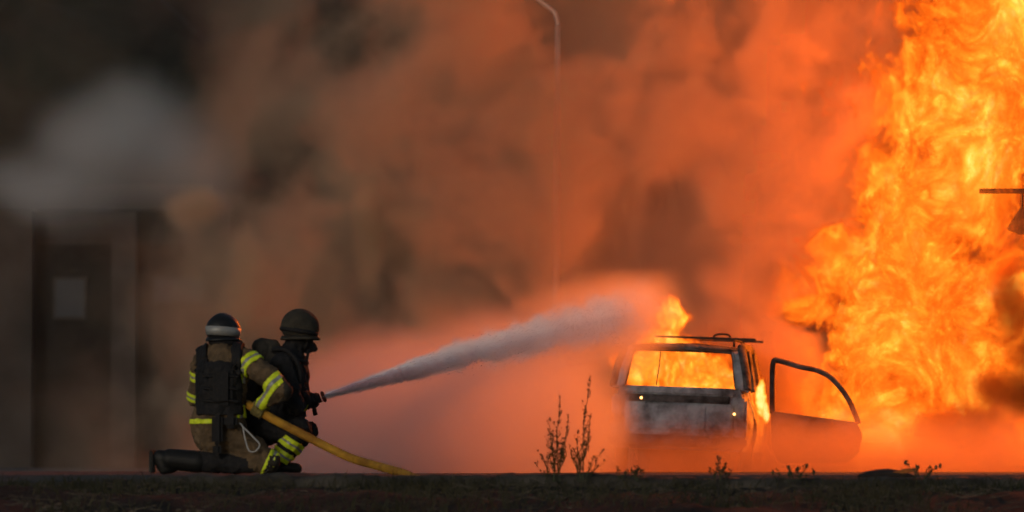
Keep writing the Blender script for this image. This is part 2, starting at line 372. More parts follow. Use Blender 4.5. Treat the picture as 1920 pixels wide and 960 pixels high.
# ------------------------------------------------------------------ the burning car
def car():
    Y = 48.0
    c = P(1268, 0, Y); root = empty('burning_car', (c.x, Y, 0), (0, R(2.2), R(-7.5)))
    tag(root, 'burnt-out estate car with flames behind its rear window', 'car')
    W = .80; L = 4.15; belt = .93
    # lower shell: rings along the length, half widths by height
    hs = [.24, .30, .42, .56, .70, .80, .88, belt]
    def ring(y):
        t = y / L; k = 1 - .10 * max(0, (t - .78) / .22) ** 2 - .05 * max(0, (.1 - t) / .1) ** 2
        top = belt - .22 * max(0, (t - .68) / .32) ** 1.2
        r = []
        for h in hs:
            z = .24 + (h - .24) * (top - .24) / (belt - .24)
            wx = W * k * (.93 + .07 * math.sin(math.pi * min(1, (h - .24) / .55)) - .05 * max(0, (h - .7) / .23))
            r.append((wx, z))
        return r
    bm = bmesh.new(); prev = None; ys = [0, .03, .1, .25] + [.25 + .15 * i for i in range(1, 25)] + [L - .12, L - .03, L]
    for y in ys:
        rr = ring(y)
        pts = [(-x, y, z) for x, z in rr] + [(x, y, z) for x, z in reversed(rr)]
        if y == 0: pts = [(x * .97, y + .05, z) for x, y, z in pts]
        row = [bm.verts.new(p) for p in pts]
        if prev:
            n = len(row)
            for k in range(n):
                if k == len(hs) - 1 and .35 < y < 2.95: continue     # open cabin
                bm.faces.new((prev[k], prev[(k + 1) % n], row[(k + 1) % n], row[k]))
        else: first = row
        prev = row
    bm.faces.new(prev[::-1])
    for k in range(len(hs) - 1): bm.faces.new((first[k], first[k + 1], first[-2 - k], first[-1 - k]))
    for v in bm.verts: v.co += Vector((1, .4, .6)) * .008 * mnoise.noise(v.co * 3.1)
    body = mesh_obj('body', bm, M['ash'], root)
    cut = bmesh.new()
    for y in (.78, 3.3):
        for s in (-1, 1):
            g = bmesh.ops.create_cone(cut, segments=24, radius1=.335, radius2=.335, depth=.5, cap_ends=True)
            for v in g['verts']: v.co = Vector((v.co.z + s * .82, v.co.x + y, v.co.y + .3))
    me = bpy.data.meshes.new('cut'); cut.to_mesh(me); cut.free(); cu = bpy.data.objects.new('cut', me); sc.collection.objects.link(cu)
    cu.parent = root
    b = body.modifiers.new('b', 'BOOLEAN'); b.object = cu; b.operation = 'DIFFERENCE'; b.solver = 'EXACT'
    dg = bpy.context.evaluated_depsgraph_get(); nm = bpy.data.meshes.new_from_object(body.evaluated_get(dg)); body.modifiers.clear(); body.data = nm; bpy.data.objects.remove(cu)
    # wheels
    for y in (.78, 3.3):
        for s in (-1, 1):
            t = bmesh.new()
            tube(t, [(s * .70, y + .245 * math.cos(a), .262 + .245 * math.sin(a)) for a in [2 * math.pi * k / 24 for k in range(24)]], .055, 8, closed=True)
            wh = mesh_obj('wheel', t, M['tyre'], root, True)
            t = bmesh.new(); g = bmesh.ops.create_cone(t, segments=20, radius1=.19, radius2=.17, depth=.1, cap_ends=True)
            for v in g['verts']: v.co = Vector((v.co.z * s + s * .70, v.co.x + y, v.co.y + .262))
            mesh_obj('rim', t, M['rust'], wh)
    # roof and pillars: left and right rails curve from tailgate to windscreen
    def rail(s): return spline([(s * .745, .10, .92), (s * .715, .16, 1.12), (s * .655, .30, 1.36), (s * .64, .55, 1.40), (s * .64, 1.5, 1.41), (s * .62, 2.2, 1.37), (s * .66, 2.62, 1.16), (s * .71, 3.0, .93)], 5)
    for s in (-1, 1):
        t = bmesh.new(); tube(t, rail(s), .055, 8, flat=.9); mesh_obj('roof_rail_pillar', t, M['soot'], root, True)
        t = bmesh.new(); tube(t, [(s * .745, .95, .92), (s * .66, 1.0, 1.38)], .045, 6); mesh_obj('pillar', t, M['soot'], root)
        t = bmesh.new(); tube(t, [(s * .75, 1.85, .92), (s * .655, 1.88, 1.38)], .04, 6); mesh_obj('pillar', t, M['soot'], root)
        # quarter panel between tailgate pillar and rear side window
        t = bmesh.new(); q = [(s * .765, .06, .90), (s * .73, .17, 1.12), (s * .69, .27, 1.30), (s * .70, .46, 1.26), (s * .755, .52, .90)]
        f = t.faces.new([t.verts.new(p) for p in q]); r = bmesh.ops.extrude_face_region(t, geom=[f])
        for v in r['geom']:
            if isinstance(v, bmesh.types.BMVert): v.co.x -= s * .02
        mesh_obj('quarter_panel', t, M['ash'], root)
    t = bmesh.new(); prev = None
    for i in range(14):
        y = .30 + i * (2.0 / 13); row = []
        for k in range(9):
            u = -1 + k / 4; row.append(t.verts.new((u * .64, y, 1.40 + .035 * (1 - u * u) - .03 * max(0, (y - 1.9)) - .05 * max(0, .5 - y) + .012 * mnoise.noise(Vector((u * 2, y * 2, 4))))))
        if prev:
            for k in range(8): t.faces.new((prev[k], prev[k + 1], row[k + 1], row[k]))
        prev = row
    o = mesh_obj('roof', t, M['rust'], root, True); o.modifiers.new('s', 'SOLIDIFY').thickness = .015
    # roof rack: two long rails, two cross bars
    for s in (-1, 1):
        t = bmesh.new(); tube(t, spline([(s * .56, .38, 1.41), (s * .56, .45, 1.475), (s * .56, 1.2, 1.49), (s * .56, 1.95, 1.475), (s * .56, 2.05, 1.41)], 4), .014, 6); mesh_obj('roof_rack_rail', t, M['steel'], root)
    for y, a, b_ in ((.62, -.35, .78), (1.5, -.6, .8)):
        t = bmesh.new(); box(t, (a, y - .02, 1.492), (b_, y + .02, 1.515)); mesh_obj('roof_rack_bar', t, M['steel'], root)
    t = bmesh.new(); tube(t, spline([(.30, .6, 1.52), (.36, .6, 1.55), (.46, .6, 1.55), (.5, .6, 1.52)], 4), .012, 6); mesh_obj('rack_clamp', t, M['steel'], root)
    # tailgate: lower panel with slot, window surround
    t = bmesh.new(); box(t, (-.60, -.012, .40), (.60, .05, .76), bevel=.02); tg = mesh_obj('tailgate', t, M['ash'], root)
    t = bmesh.new(); box(t, (-.62, .0, .845), (.62, .07, .935), bevel=.02); mesh_obj('tailgate_top', t, M['ash'], tg)
    t = bmesh.new(); box(t, (-.56, -.006, .765), (.56, .045, .84)); mesh_obj('handle_recess', t, M['soot'], tg)
    t = bmesh.new(); tube(t, spline([(-.63, .09, .95), (-.60, .15, 1.12), (-.555, .27, 1.335), (-.4, .285, 1.355), (.4, .285, 1.355), (.555, .27, 1.335), (.60, .15, 1.12), (.63, .09, .95)], 4), .028, 6); mesh_obj('window_frame', t, M['rust'], tg)
    def strip(A, B, th, mat, name):
        t = bmesh.new(); a = [t.verts.new(p) for p in A]; b = [t.verts.new(p) for p in B]
        for k in range(len(A) - 1): t.faces.new((a[k], a[k + 1], b[k + 1], b[k]))
        o = mesh_obj(name, t, mat, root, True); m = o.modifiers.new('s', 'SOLIDIFY'); m.thickness = th; m.offset = 0
    for s in (-1, 1):
        strip(spline([(s * .76, .085, .90), (s * .725, .15, 1.12), (s * .665, .28, 1.36)], 4), spline([(s * .62, .06, .92), (s * .59, .13, 1.12), (s * .545, .26, 1.34)], 4), .03, M['ash'], 'rear_pillar')
    strip([(-.66, .29, 1.385), (-.3, .30, 1.41), (0, .30, 1.425), (.3, .30, 1.41), (.66, .29, 1.385)], [(-.56, .262, 1.325), (-.3, .27, 1.345), (0, .27, 1.35), (.3, .27, 1.345), (.56, .262, 1.325)], .025, M['soot'], 'roof_header')
    t = bmesh.new(); tube(t, [(-.27, .11, .95), (-.255, .2, 1.15), (-.25, .27, 1.34)], .006, 5); mesh_obj('wiper', t, M['steel'], tg)
    t = bmesh.new(); box(t, (-.52, -.03, .46), (.30, -.014, .74), bevel=.006); mesh_obj('plate_panel', t, M['ash'], tg)
    t = bmesh.new(); box(t, (-.77, -.07, .27), (.77, .06, .40), bevel=.03); mesh_obj('bumper', t, M['soot'], root)
    for s in (-1, 1):
        t = bmesh.new(); box(t, (s * .69 - .065, -.004, .56), (s * .69 + .065, .06, .83), bevel=.03); tl = mesh_obj('tail_light', t, M['ash'], root)
        t = bmesh.new(); ellipsoid(t, (s * .62 if s > 0 else -.42, -.022, .655 if s > 0 else .80), (.014, .008, .015), sub=2); mesh_obj('ember', t, M['ember'], tl)
    t = bmesh.new()
    for x in (-.36, .36):
        box(t, (x - .24, 1.35, .45), (x + .24, 1.47, 1.15), bevel=.04)
    mesh_obj('seat_back', t, M['rust'], root)
    t = bmesh.new(); box(t, (-.68, .1, .38), (.68, 3, .42)); mesh_obj('floor_pan', t, M['rust'], root)
    # open door with empty window frame, standing out from the side
    dY = 47.6; s = dY / FP
    inv = root.matrix_basis.inverted()
    def D(px, py, dy=0.): return P(px, py, dY + dy)
    def local(bmx):
        for v in bmx.verts: v.co = inv @ v.co
    t = bmesh.new()
    outer = [D(1446, 771), D(1500, 778), D(1560, 786), D(1606, 792), D(1617, 815), D(1610, 850), D(1590, 868), D(1460, 868), D(1447, 840)]
    f = t.faces.new([t.verts.new(p) for p in outer]); r = bmesh.ops.extrude_face_region(t, geom=[f])
    for v in r['geom']:
        if isinstance(v, bmesh.types.BMVert): v.co.y += .09
    bmesh.ops.bevel(t, geom=t.edges[:], offset=.015, segments=2, affect='EDGES'); local(t); dr = mesh_obj('door', t, M['soot'], root)
    t = bmesh.new(); tube(t, spline([D(1448, 775, .05), D(1448, 720, .05), D(1450, 680, .05), D(1462, 677, .05), D(1500, 688, .05), D(1535, 696, .05), D(1562, 712, .05), D(1590, 748, .05), D(1610, 795, .05)], 5), .03, 8, flat=1.); local(t); mesh_obj('window_frame', t, M['soot'], dr, True)
    t = bmesh.new(); box(t, (0, 0, 0), (.12, .03, .03), mtx=Matrix.Translation(D(1462, 800, -.03)), bevel=.01); local(t); mesh_obj('handle', t, M['steel'], dr)
    return root
car()
# ------------------------------------------------------------------ firefighters
OX, OY = -2.0, 30.0            # ground point under the kneeling firefighter
K = 762.0                      # reference pixels per metre in the figure sketch
def S(cx, cy, y=0.): return Vector(((cx - 451) / K, y, max(.0, (919 - cy) / K)))
def largest_island(bm):
    seen = set(); best = []
    for f in bm.faces:
        if f in seen: continue
        st = [f]; seen.add(f); isl = []
        while st:
            g = st.pop(); isl.append(g)
            for e in g.edges:
                for h in e.link_faces:
                    if h not in seen: seen.add(h); st.append(h)
        if len(isl) > len(best): best = isl
    b = set(best); bmesh.ops.delete(bm, geom=[f for f in bm.faces if f not in b], context='FACES')
def band_from(bm_src, lab, want, a, b, t0, t1, off, mat, name, parent, keep=None):
    """strip of the clothing surface between two planes across limb a->b, lifted off the cloth"""
    bm = bm_src.copy(); a, b = Vector(a), Vector(b); d = b - a
    li = bm.faces.layers.int['lab']
    dele = [f for f in bm.faces if f[li] not in want or (keep and not keep(f.calc_center_median()))]
    bmesh.ops.delete(bm, geom=dele, context='FACES')
    for t, s in ((t0, -1), (t1, 1)):
        bmesh.ops.bisect_plane(bm, geom=bm.verts[:] + bm.edges[:] + bm.faces[:], plane_co=a + d * t, plane_no=d * s, clear_outer=True)
    largest_island(bm)
    if not bm.faces: bm.free(); return None
    bm.normal_update(); nv = {v: v.normal.copy() for v in bm.verts}
    for v in bm.verts: v.co += nv[v] * off
    o = mesh_obj(name, bm, mat, parent, True); m = o.modifiers.new('s', 'SOLIDIFY'); m.thickness = off * .9; m.offset = -1
    return o
def figure(segs, extra, voxel, mats, wrinkle, seed):
    """segs: (label, a, b, ra, rb, side, flat); label = material slot"""
    bm = bmesh.new()
    for s in segs: capsule(bm, *s[1:])
    for c, r, rot in extra: ellipsoid(bm, c, r, rot)
    bm = remeshed(bm, voxel, 5); displace(bm, wrinkle, 9, 4, seed); displace(bm, wrinkle * .6, 24, 2, seed + 3)
    li = bm.faces.layers.int.new('lab'); bm.normal_update()
    A = np.array([s[1] for s in segs]); B = np.array([s[2] for s in segs]); D = B - A; LL = (D ** 2).sum(1)
    ra = np.array([s[3] for s in segs]); rb = np.array([s[4] for s in segs])
    for f in bm.faces:
        p = np.array(f.calc_center_median()); t = np.clip(((p - A) * D).sum(1) / LL, 0, 1)
        e = np.linalg.norm(p - (A + D * t[:, None]), axis=1) / (ra + (rb - ra) * t)
        k = int(e.argmin()); f[li] = k; f.material_index = segs[k][0]; f.smooth = True
    return bm
def glove(name, mat, parent, grip, axis, normal, rad, size=1.0, thumb=1):
    """five fingers curled round a bar of radius rad that runs along axis through grip; normal points from bar to palm"""
    axis = Vector(axis).normalized(); n = Vector(normal); n = (n - axis * n.dot(axis)).normalized(); u = axis.cross(n)
    bm = bmesh.new(); R0 = rad + .011
    def arc(off, ang, r): return Vector(grip) + axis * off + (n * math.cos(ang) + u * math.sin(ang)) * r
    for i, (off, a1, rr) in enumerate(((-.033, 3.5, .0095), (-.011, 3.9, .0105), (.011, 3.8, .0105), (.032, 3.3, .0095))):
        pts = [arc(off * size, t, R0) for t in [.3 + (a1 - .3) * k / 4 for k in range(5)]]
        for p, q in zip(pts, pts[1:]): capsule(bm, p, q, rr * size, rr * size * .95)
    th = [arc(thumb * .03 * size, -.2, R0 + .012), arc(thumb * .05 * size, -.9, R0 + .004), arc(thumb * .045 * size, -1.7, R0)]
    for p, q in zip(th, th[1:]): capsule(bm, p, q, .013 * size, .011 * size)
    capsule(bm, arc(-.03 * size, .1, R0 + .008), arc(.03 * size, .1, R0 + .008), .022 * size, .022 * size, n, .75)
    capsule(bm, arc(0, .1, R0 + .012), arc(0, -.35, R0 + .06), .03 * size, .032 * size)
    bm = remeshed(bm, .0045, 2); return mesh_obj(name, bm, mat, parent, True)
def helmet(parent, c, yaw, r, mat, tilt=0., band=None, low=.5, brim=1.):
    rot = Matrix.Rotation(yaw, 4, 'Z') @ Matrix.Rotation(tilt, 4, 'Y'); mt = Matrix.Translation(c) @ rot
    bm = bmesh.new(); bmesh.ops.create_uvsphere(bm, u_segments=32, v_segments=20, radius=1)
    for v in bm.verts: v.co = Vector((v.co.x * r * 1.16, v.co.y * r * .98, v.co.z * r * 1.0))
    bmesh.ops.bisect_plane(bm, geom=bm.verts[:] + bm.edges[:] + bm.faces[:], plane_co=(0, 0, -r * low), plane_no=(.12, 0, -1), clear_outer=True)
    for v in bm.verts: v.co.z += .008 * math.exp(-(v.co.y / .02) ** 2) * (1 if v.co.z > r * .3 else 0)
    for v in bm.verts: v.co = mt @ v.co
    h = mesh_obj('helmet', bm, mat, parent, True); m = h.modifiers.new('s', 'SOLIDIFY'); m.thickness = .008; m.offset = -1
    bm = bmesh.new(); ring = []
    for k in range(40):
        a = 2 * math.pi * k / 40; ca, sa = math.cos(a), math.sin(a); ext = (.004 + .03 * max(0, ca) ** 3) * brim - .004
        zz = -r * (low - .07) + .12 * r * ca
        ring.append([mt @ Vector((ca * (r * 1.05), sa * r * .9, zz + .01)), mt @ Vector((ca * (r * 1.12 + ext), sa * (r * .97 + ext * .7), zz - .012)), mt @ Vector((ca * (r * 1.1 + ext), sa * (r * .95 + ext * .7), zz - .02)), mt @ Vector((ca * r * 1.02, sa * r * .88, zz - .006))])
    rv = [[bm.verts.new(p) for p in q] for q in ring]
    for k in range(40):
        A, B = rv[k], rv[(k + 1) % 40]
        for i in range(4): bm.faces.new((A[i], A[(i + 1) % 4], B[(i + 1) % 4], B[i]))
    mesh_obj('brim', bm, mat, h, True)
    if band:
        bm = bmesh.new(); prev = None
        for k in range(41):
            a = 2 * math.pi * k / 40; ca, sa = math.cos(a), math.sin(a); row = []
            for zz in (-.42 * r, -.14 * r, .14 * r):
                q = math.sqrt(max(0, 1 - (zz / r) ** 2)); row.append(bm.verts.new(mt @ Vector((ca * r * 1.185 * q, sa * r * 1.005 * q, zz))))
            if prev:
                for i in range(2): bm.faces.new((prev[i], prev[i + 1], row[i + 1], row[i]))
            prev = row
        b = mesh_obj('reflective_band', bm, band, h, True); b.modifiers.new('s', 'SOLIDIFY').thickness = .003
    # chin strap and goggles strap
    bm = bmesh.new(); tube(bm, [mt @ Vector((.02 * math.cos(a) + .03, .088 * math.sin(a), -.06 - .1 * max(0, math.cos(a / 1.0)) * 1)) for a in [-1.5 + 3 * k / 12 for k in range(13)]], .006, 5); mesh_obj('chin_strap', bm, M['vest'], h)
    return h
def head_bits(c, fx):
    """skull, jaw, nose as capsule segments; fx = facing direction"""
    f = Vector(fx).normalized(); c = Vector(c)
    return f, [(c + f * .01 + Vector((0, 0, .02)), (.094, .094, .105)), (c + f * .035 - Vector((0, 0, .07)), (.062, .062, .06))], (c + f * .095 - Vector((0, 0, .02)), c + f * .112 - Vector((0, 0, .045)))
def patch(bm_src, want, keep, off, mat, name, parent, thick=None):
    bm = bm_src.copy(); li = bm.faces.layers.int['lab']
    bmesh.ops.delete(bm, geom=[f for f in bm.faces if f[li] not in want or not keep(f.calc_center_median(), f.normal)], context='FACES')
    largest_island(bm)
    bm.normal_update(); nv = {v: v.normal.copy() for v in bm.verts}
    for v in bm.verts: v.co += nv[v] * off
    bmesh.ops.smooth_vert(bm, verts=bm.verts[:], factor=.5, use_axis_x=True, use_axis_y=True, use_axis_z=True)
    o = mesh_obj(name, bm, mat, parent, True); m = o.modifiers.new('s', 'SOLIDIFY'); m.thickness = thick or off; m.offset = -1
    return o

def kneeling():
    root = empty('person', (OX, OY, .002)); tag(root, 'kneeling firefighter in tan jacket with lime stripes and black vest, grey-banded helmet', 'person')
    f = Vector((.55, .83, 0)).normalized(); rt = Vector((.83, -.55, 0))
    hc = S(446, 168, .03); neck = S(450, 262, .02); chest = S(452, 400, -.01); waist = S(438, 560, -.01); pel = S(432, 690, .0)
    ls, rs = S(338, 335, .10), S(572, 330, -.10)
    le, lh = S(300, 520, .16), S(430, 560, .36)
    re, rw = S(765, 490, -.22), S(668, 545, -.17)
    lhip, rhip = S(385, 720, .08), S(480, 720, -.06)
    rk, lk = S(690, 850, -.08), S(640, 850, .16)
    ra_, la_ = S(330, 858, -.1), S(300, 855, .12)
    TAN, BLK, SKN = 0, 1, 2
    segs = [
        (TAN, chest, S(452, 325, .0), .165, .135, rt, 1.12),            # 0 upper torso
        (TAN, waist, chest, .155, .165, rt, 1.12),                      # 1 lower torso
        (TAN, S(428, 655, 0), waist, .185, .155, rt, 1.1),              # 2 jacket skirt
        (TAN, ls, le, .075, .068, None, 1), (TAN, le, lh, .066, .05, None, 1),      # 3 4
        (TAN, rs, S(690, 405, -.18), .085, .082, None, 1), (TAN, S(690, 405, -.18), re, .082, .072, None, 1), (TAN, re, rw, .07, .05, None, 1),   # 5 6 7
        (TAN, pel, S(430, 720, .0), .17, .17, rt, 1.05),                # 8 seat
        (TAN, rhip, rk, .12, .085, None, 1), (TAN, lhip, lk, .12, .085, None, 1),   # 9 10
        (BLK, S(600, 872, -.09), ra_, .068, .07, None, 1), (BLK, S(560, 872, .15), la_, .068, .07, None, 1),   # 11 12
        (TAN, rk, S(600, 868, -.09), .08, .07, None, 1), (TAN, lk, S(560, 868, .15), .08, .07, None, 1),         # 13 14
        (BLK, neck, hc, .062, .062, None, 1),                           # 15 neck
        (TAN, ls, S(400, 300, .03), .085, .085, None, 1), (TAN, rs, S(505, 300, -.03), .085, .085, None, 1),     # 16 17 shoulders
        (SKN, hc, hc + Vector((0, 0, .02)), .09, .09, None, 1),         # 18 skull
    ]
    fd, heads, nose = head_bits(hc, (.75, .6, 0))
    segs.append((SKN, nose[0], nose[1], .014, .017, None, 1)); segs.append((SKN, hc + fd * .02 - Vector((0, 0, .03)), hc + fd * .045 - Vector((0, 0, .075)), .075, .055, None, 1))
    bm = figure(segs, [(c, r, None) for c, r in heads], .011, None, .015, 1)
    body = mesh_obj('body', bm.copy(), [M['tan'], M['black'], M['skin']], root, True)
    lime = M['lime']; torso = {0, 1, 2, 8, 16, 17}
    def dbl(want, a, b, t, wd, **k):
        o = band_from(bm, None, want, a, b, t, t + wd * .36, .005, lime, 'reflective_stripe', root, **k)
        band_from(bm, None, want, a, b, t + wd * .36, t + wd * .64, .004, M['silver'], 'reflective_stripe', root, **k)
        band_from(bm, None, want, a, b, t + wd * .64, t + wd, .005, lime, 'reflective_stripe', root, **k)
    dbl({3, 16}, ls, le, .28, .24); dbl({4, 3}, ls, le, .86, .22)
    dbl({5, 17, 6}, S(572, 300, -.1), S(690, 420, -.18), .10, .34, keep=lambda c: c.x > .13)
    dbl({6, 5, 7}, S(640, 380, -.16), re, .50, .42)
    # vertical stripe on the shoulder blade
    for dx, m in ((0, lime), (.018, M['silver']), (.036, lime)):
        patch(bm, {0, 1, 5, 17, 6}, lambda c, n, dx=dx: .118 + dx < c.x < .138 + dx and .62 < c.z < .74 and n.y < -.1, .006, m, 'reflective_stripe', root)
    band_from(bm, None, {2, 8, 1}, (0, 0, .33), (0, 0, .43), .15, .45, .007, lime, 'reflective_stripe', root, keep=lambda c: c.x < -.06)
    for dx, m in ((0, lime), (.02, M['silver']), (.034, lime)):
        patch(bm, {1, 2, 8}, lambda c, n, dx=dx: .10 + dx < c.x < .12 + dx and .385 < c.z < .475 and n.y < 0, .007, m, 'reflective_stripe', root)
    dbl({9, 13}, S(640, 850, -.08), S(740, 895, -.08), .35, .5)
    # black carrier vest over the back, straps over the shoulders
    vest = patch(bm, torso, lambda c, n: .40 < c.z < .80 and -.175 < c.x < .125 and n.y < .35 and not (c.z > .765 and -.1 < c.x < .07), .022, M['vest'], 'vest', root)
    for x in (-.145, .10):
        patch(bm, torso | {3, 5}, lambda c, n, x=x: c.z > .70 and abs(c.x - x) < .036, .026, M['vest'], 'shoulder_strap', vest)
    for z in (.50, .585, .67):
        b2 = bmesh.new(); tube(b2, [(x, -.172 - .03 * (1 - (x / .17) ** 2) + .0 * x, z + .004 * math.sin(x * 40)) for x in [-.13 + .24 * k / 8 for k in range(9)]], .011, 6, flat=1); mesh_obj('webbing', b2, M['vest'], vest)
    b2 = bmesh.new(); box(b2, (-.09, -.225, .47), (.075, -.15, .73), bevel=.03); mesh_obj('back_pouch', b2, M['vest'], vest)
    b2 = bmesh.new(); tube(b2, [(.10 * math.cos(a) + S(452, 0).x, .02 + .085 * math.sin(a), .825 + .012 * math.sin(a)) for a in [2 * math.pi * k / 24 for k in range(24)]], .036, 8, closed=True); displace(b2, .006, 20); mesh_obj('collar', b2, M['tan'], root, True)
    band_from(bm, None, {2, 8, 1}, (0, 0, .35), (0, 0, .45), .35, .85, .012, M['vest'], 'belt', root, keep=lambda c: c.x > -.12 and c.x < .12)
    b2 = bmesh.new(); box(b2, (-.065, -.265, .20), (.01, -.18, .41), bevel=.02); mesh_obj('radio_pouch', b2, M['vest'], root)
    b2 = bmesh.new(); box(b2, (.012, -.255, .31), (.11, -.16, .41), bevel=.025); mesh_obj('pouch', b2, M['vest'], root)
    b2 = bmesh.new(); box(b2, (-.06, -.25, .12), (.0, -.19, .21), bevel=.02); mesh_obj('pouch', b2, M['vest'], root)
    b2 = bmesh.new(); tube(b2, spline([(.12, -.19, .35), (.145, -.2, .325), (.16, -.215, .25), (.19, -.225, .16), (.235, -.215, .155), (.262, -.205, .2), (.22, -.205, .25), (.16, -.2, .31), (.13, -.19, .345)], 5), .0055, 6); mesh_obj('strap_loop', b2, M['strap'], root, True)
    # boots: toes on the ground, soles to the left
    for ank, y in ((ra_, -.1), (la_, .12)):
        b2 = bmesh.new(); heel = Vector((-.435, y, .115)); toe = Vector((-.40, y, .035))
        capsule(b2, Vector((-.18, y, .082)), Vector((-.36, y, .1)), .078, .074); capsule(b2, heel, toe, .05, .045); capsule(b2, Vector((-.36, y, .1)), heel, .055, .05); capsule(b2, toe, Vector((-.36, y, .045)), .045, .04)
        b2 = remeshed(b2, .009, 3); bt = mesh_obj('boot', b2, M['boot'], root, True)
        b2 = bmesh.new(); box(b2, (-.505, y - .045, .0), (-.478, y + .045, .165), bevel=.01); mesh_obj('sole', b2, M['boot'], bt)
    # elbow and knee patches
    patch(bm, {6, 7}, lambda c, n: (c - re).length < .1 and n.x > .2, .007, M['olive'], 'elbow_patch', root)
    patch(bm, {9, 13}, lambda c, n: (c - rk).length < .13 and n.x > .1 and c.z < .12, .008, M['olive'], 'knee_patch', root)
    hd = (HOSE[1] - HOSE[0]).normalized()
    glove('glove', M['glove'], root, GRIP1 - Vector((OX, OY, 0)), hd, rw - (GRIP1 - Vector((OX, OY, 0))), .031, 1.05)
    glove('glove', M['glove'], root, GRIP2 - Vector((OX, OY, 0)), (1, .2, .1), lh - (GRIP2 - Vector((OX, OY, 0))), .031, 1.05)
    helmet(root, hc + Vector((0, 0, .012)), math.atan2(.6, .75), .11, M['helmet'], .08, M['silver'], .6, .8)
    b2 = bmesh.new(); tube(b2, [hc + Vector((.082 * math.cos(a), .082 * math.sin(a), -.075)) for a in [2 * math.pi * k / 20 for k in range(20)]], .022, 6, closed=True); mesh_obj('neck_guard', b2, M['black'], root, True)
    bm.free()
def crouching():
    yo = .36; root = empty('person', (OX, OY + yo, .002)); tag(root, 'crouching firefighter in black gear aiming the hose nozzle', 'person')
    hc = S(835, 150, .0); neck = S(800, 275, .0); chest = S(765, 400, 0); waist = S(690, 560, 0); pel = S(640, 650, 0)
    ns, fs = S(755, 345, -.17), S(800, 350, .19)
    ne, nh = S(830, 560, -.22), S(885, 545, -.06)
    fe, fh = S(850, 520, .2), S(905, 530, .06)
    nk, fk = S(850, 672, -.16), S(870, 690, .17)
    nan, fan = S(715, 872, -.14), S(700, 870, .15)
    rt = Vector((.1, -1, 0)); BLK, SKN = 0, 1
    segs = [(BLK, chest, neck + Vector((-.015, 0, -.07)), .16, .12, rt, 1.15), (BLK, waist, chest, .15, .165, rt, 1.15), (BLK, pel, waist, .165, .15, rt, 1.15),
            (BLK, ns, ne, .078, .066, None, 1), (BLK, ne, nh + Vector((-.03, -.02, 0)), .062, .048, None, 1), (BLK, fs, fe, .078, .066, None, 1), (BLK, fe, fh, .062, .048, None, 1),
            (BLK, pel + Vector((0, -.09, -.03)), nk, .11, .08, None, 1), (BLK, pel + Vector((0, .1, -.03)), fk, .11, .08, None, 1),
            (BLK, nk, nan, .078, .062, None, 1), (BLK, fk, fan, .078, .062, None, 1),
            (BLK, neck, hc, .075, .075, None, 1), (BLK, ns, neck + Vector((-.02, -.04, -.06)), .085, .085, None, 1), (BLK, fs, neck + Vector((-.02, .04, -.06)), .085, .085, None, 1),
            (BLK, S(720, 560, 0), S(800, 600, 0), .13, .10, None, 1)]
    fd, heads, nose = head_bits(hc, (.9, .35, -.15))
    segs.append((BLK, nose[0], nose[1], .014, .018, None, 1)); segs.append((BLK, hc + fd * .03 - Vector((0, 0, .04)), hc + fd * .05 - Vector((0, 0, .09)), .08, .062, None, 1))
    bm = figure(segs, [(c, r, None) for c, r in heads], .011, None, .016, 5)
    mesh_obj('body', bm.copy(), [M['black'], M['skin']], root, True)
    for a, b, w_, t in ((nk, nan, {9}, .30), (nk, nan, {9}, .62), (fk, fan, {10}, .30), (fk, fan, {10}, .62)):
        band_from(bm, None, w_, a, b, t, t + .09, .005, M['lime'], 'reflective_stripe', root); band_from(bm, None, w_, a, b, t + .09, t + .14, .004, M['silver'], 'reflective_stripe', root); band_from(bm, None, w_, a, b, t + .14, t + .23, .005, M['lime'], 'reflective_stripe', root)
    band_from(bm, None, {4}, ne, nh, .72, .80, .006, M['lime'], 'reflective_stripe', root)
    # air pack on the back
    b2 = bmesh.new(); capsule(b2, S(650, 275, -.02), S(560, 520, -.02), .085, .085); b2 = remeshed(b2, .012, 2); displace(b2, .006, 14, 2, 3); pk = mesh_obj('air_pack', b2, M['olive'], root, True)
    b2 = bmesh.new(); capsule(b2, S(690, 255, -.02), S(640, 250, -.02), .07, .075); capsule(b2, S(700, 300, -.05), S(640, 420, -.05), .07, .07); b2 = remeshed(b2, .012, 2); displace(b2, .008, 14, 2, 8); mesh_obj('pack_cover', b2, M['olive'], pk, True)
    b2 = bmesh.new(); tube(b2, spline([S(700, 260, -.13), S(770, 262, -.17), S(835, 330, -.19), S(850, 430, -.17), S(800, 520, -.17)], 5), .02, 6, flat=1); mesh_obj('shoulder_strap', b2, M['vest'], pk, True)
    b2 = bmesh.new(); tube(b2, spline([S(690, 270, -.1), S(800, 300, -.16), S(872, 322, -.1), S(885, 260, -.02)], 5), .012, 6); mesh_obj('air_tube', b2, M['vest'], pk, True)
    # mask and hood
    b2 = bmesh.new(); capsule(b2, S(868, 205, .02), S(880, 245, .03), .052, .045); capsule(b2, S(905, 235, .04), S(915, 250, .045), .028, .026); b2 = remeshed(b2, .008, 2); mesh_obj('face_mask', b2, M['vest'], root, True)
    helmet(root, hc + Vector((.008, 0, .02)), math.atan2(.35, .9), .12, M['olive'], .10, None, .68, .7)
    b2 = bmesh.new(); tube(b2, [hc + Vector((.125 * math.cos(a), .118 * math.sin(a), -.01 - .02 * math.cos(a))) for a in [2 * math.pi * k / 24 for k in range(24)]], .014, 6, closed=True, flat=1.2); mesh_obj('goggle_strap', b2, M['vest'], root, True)
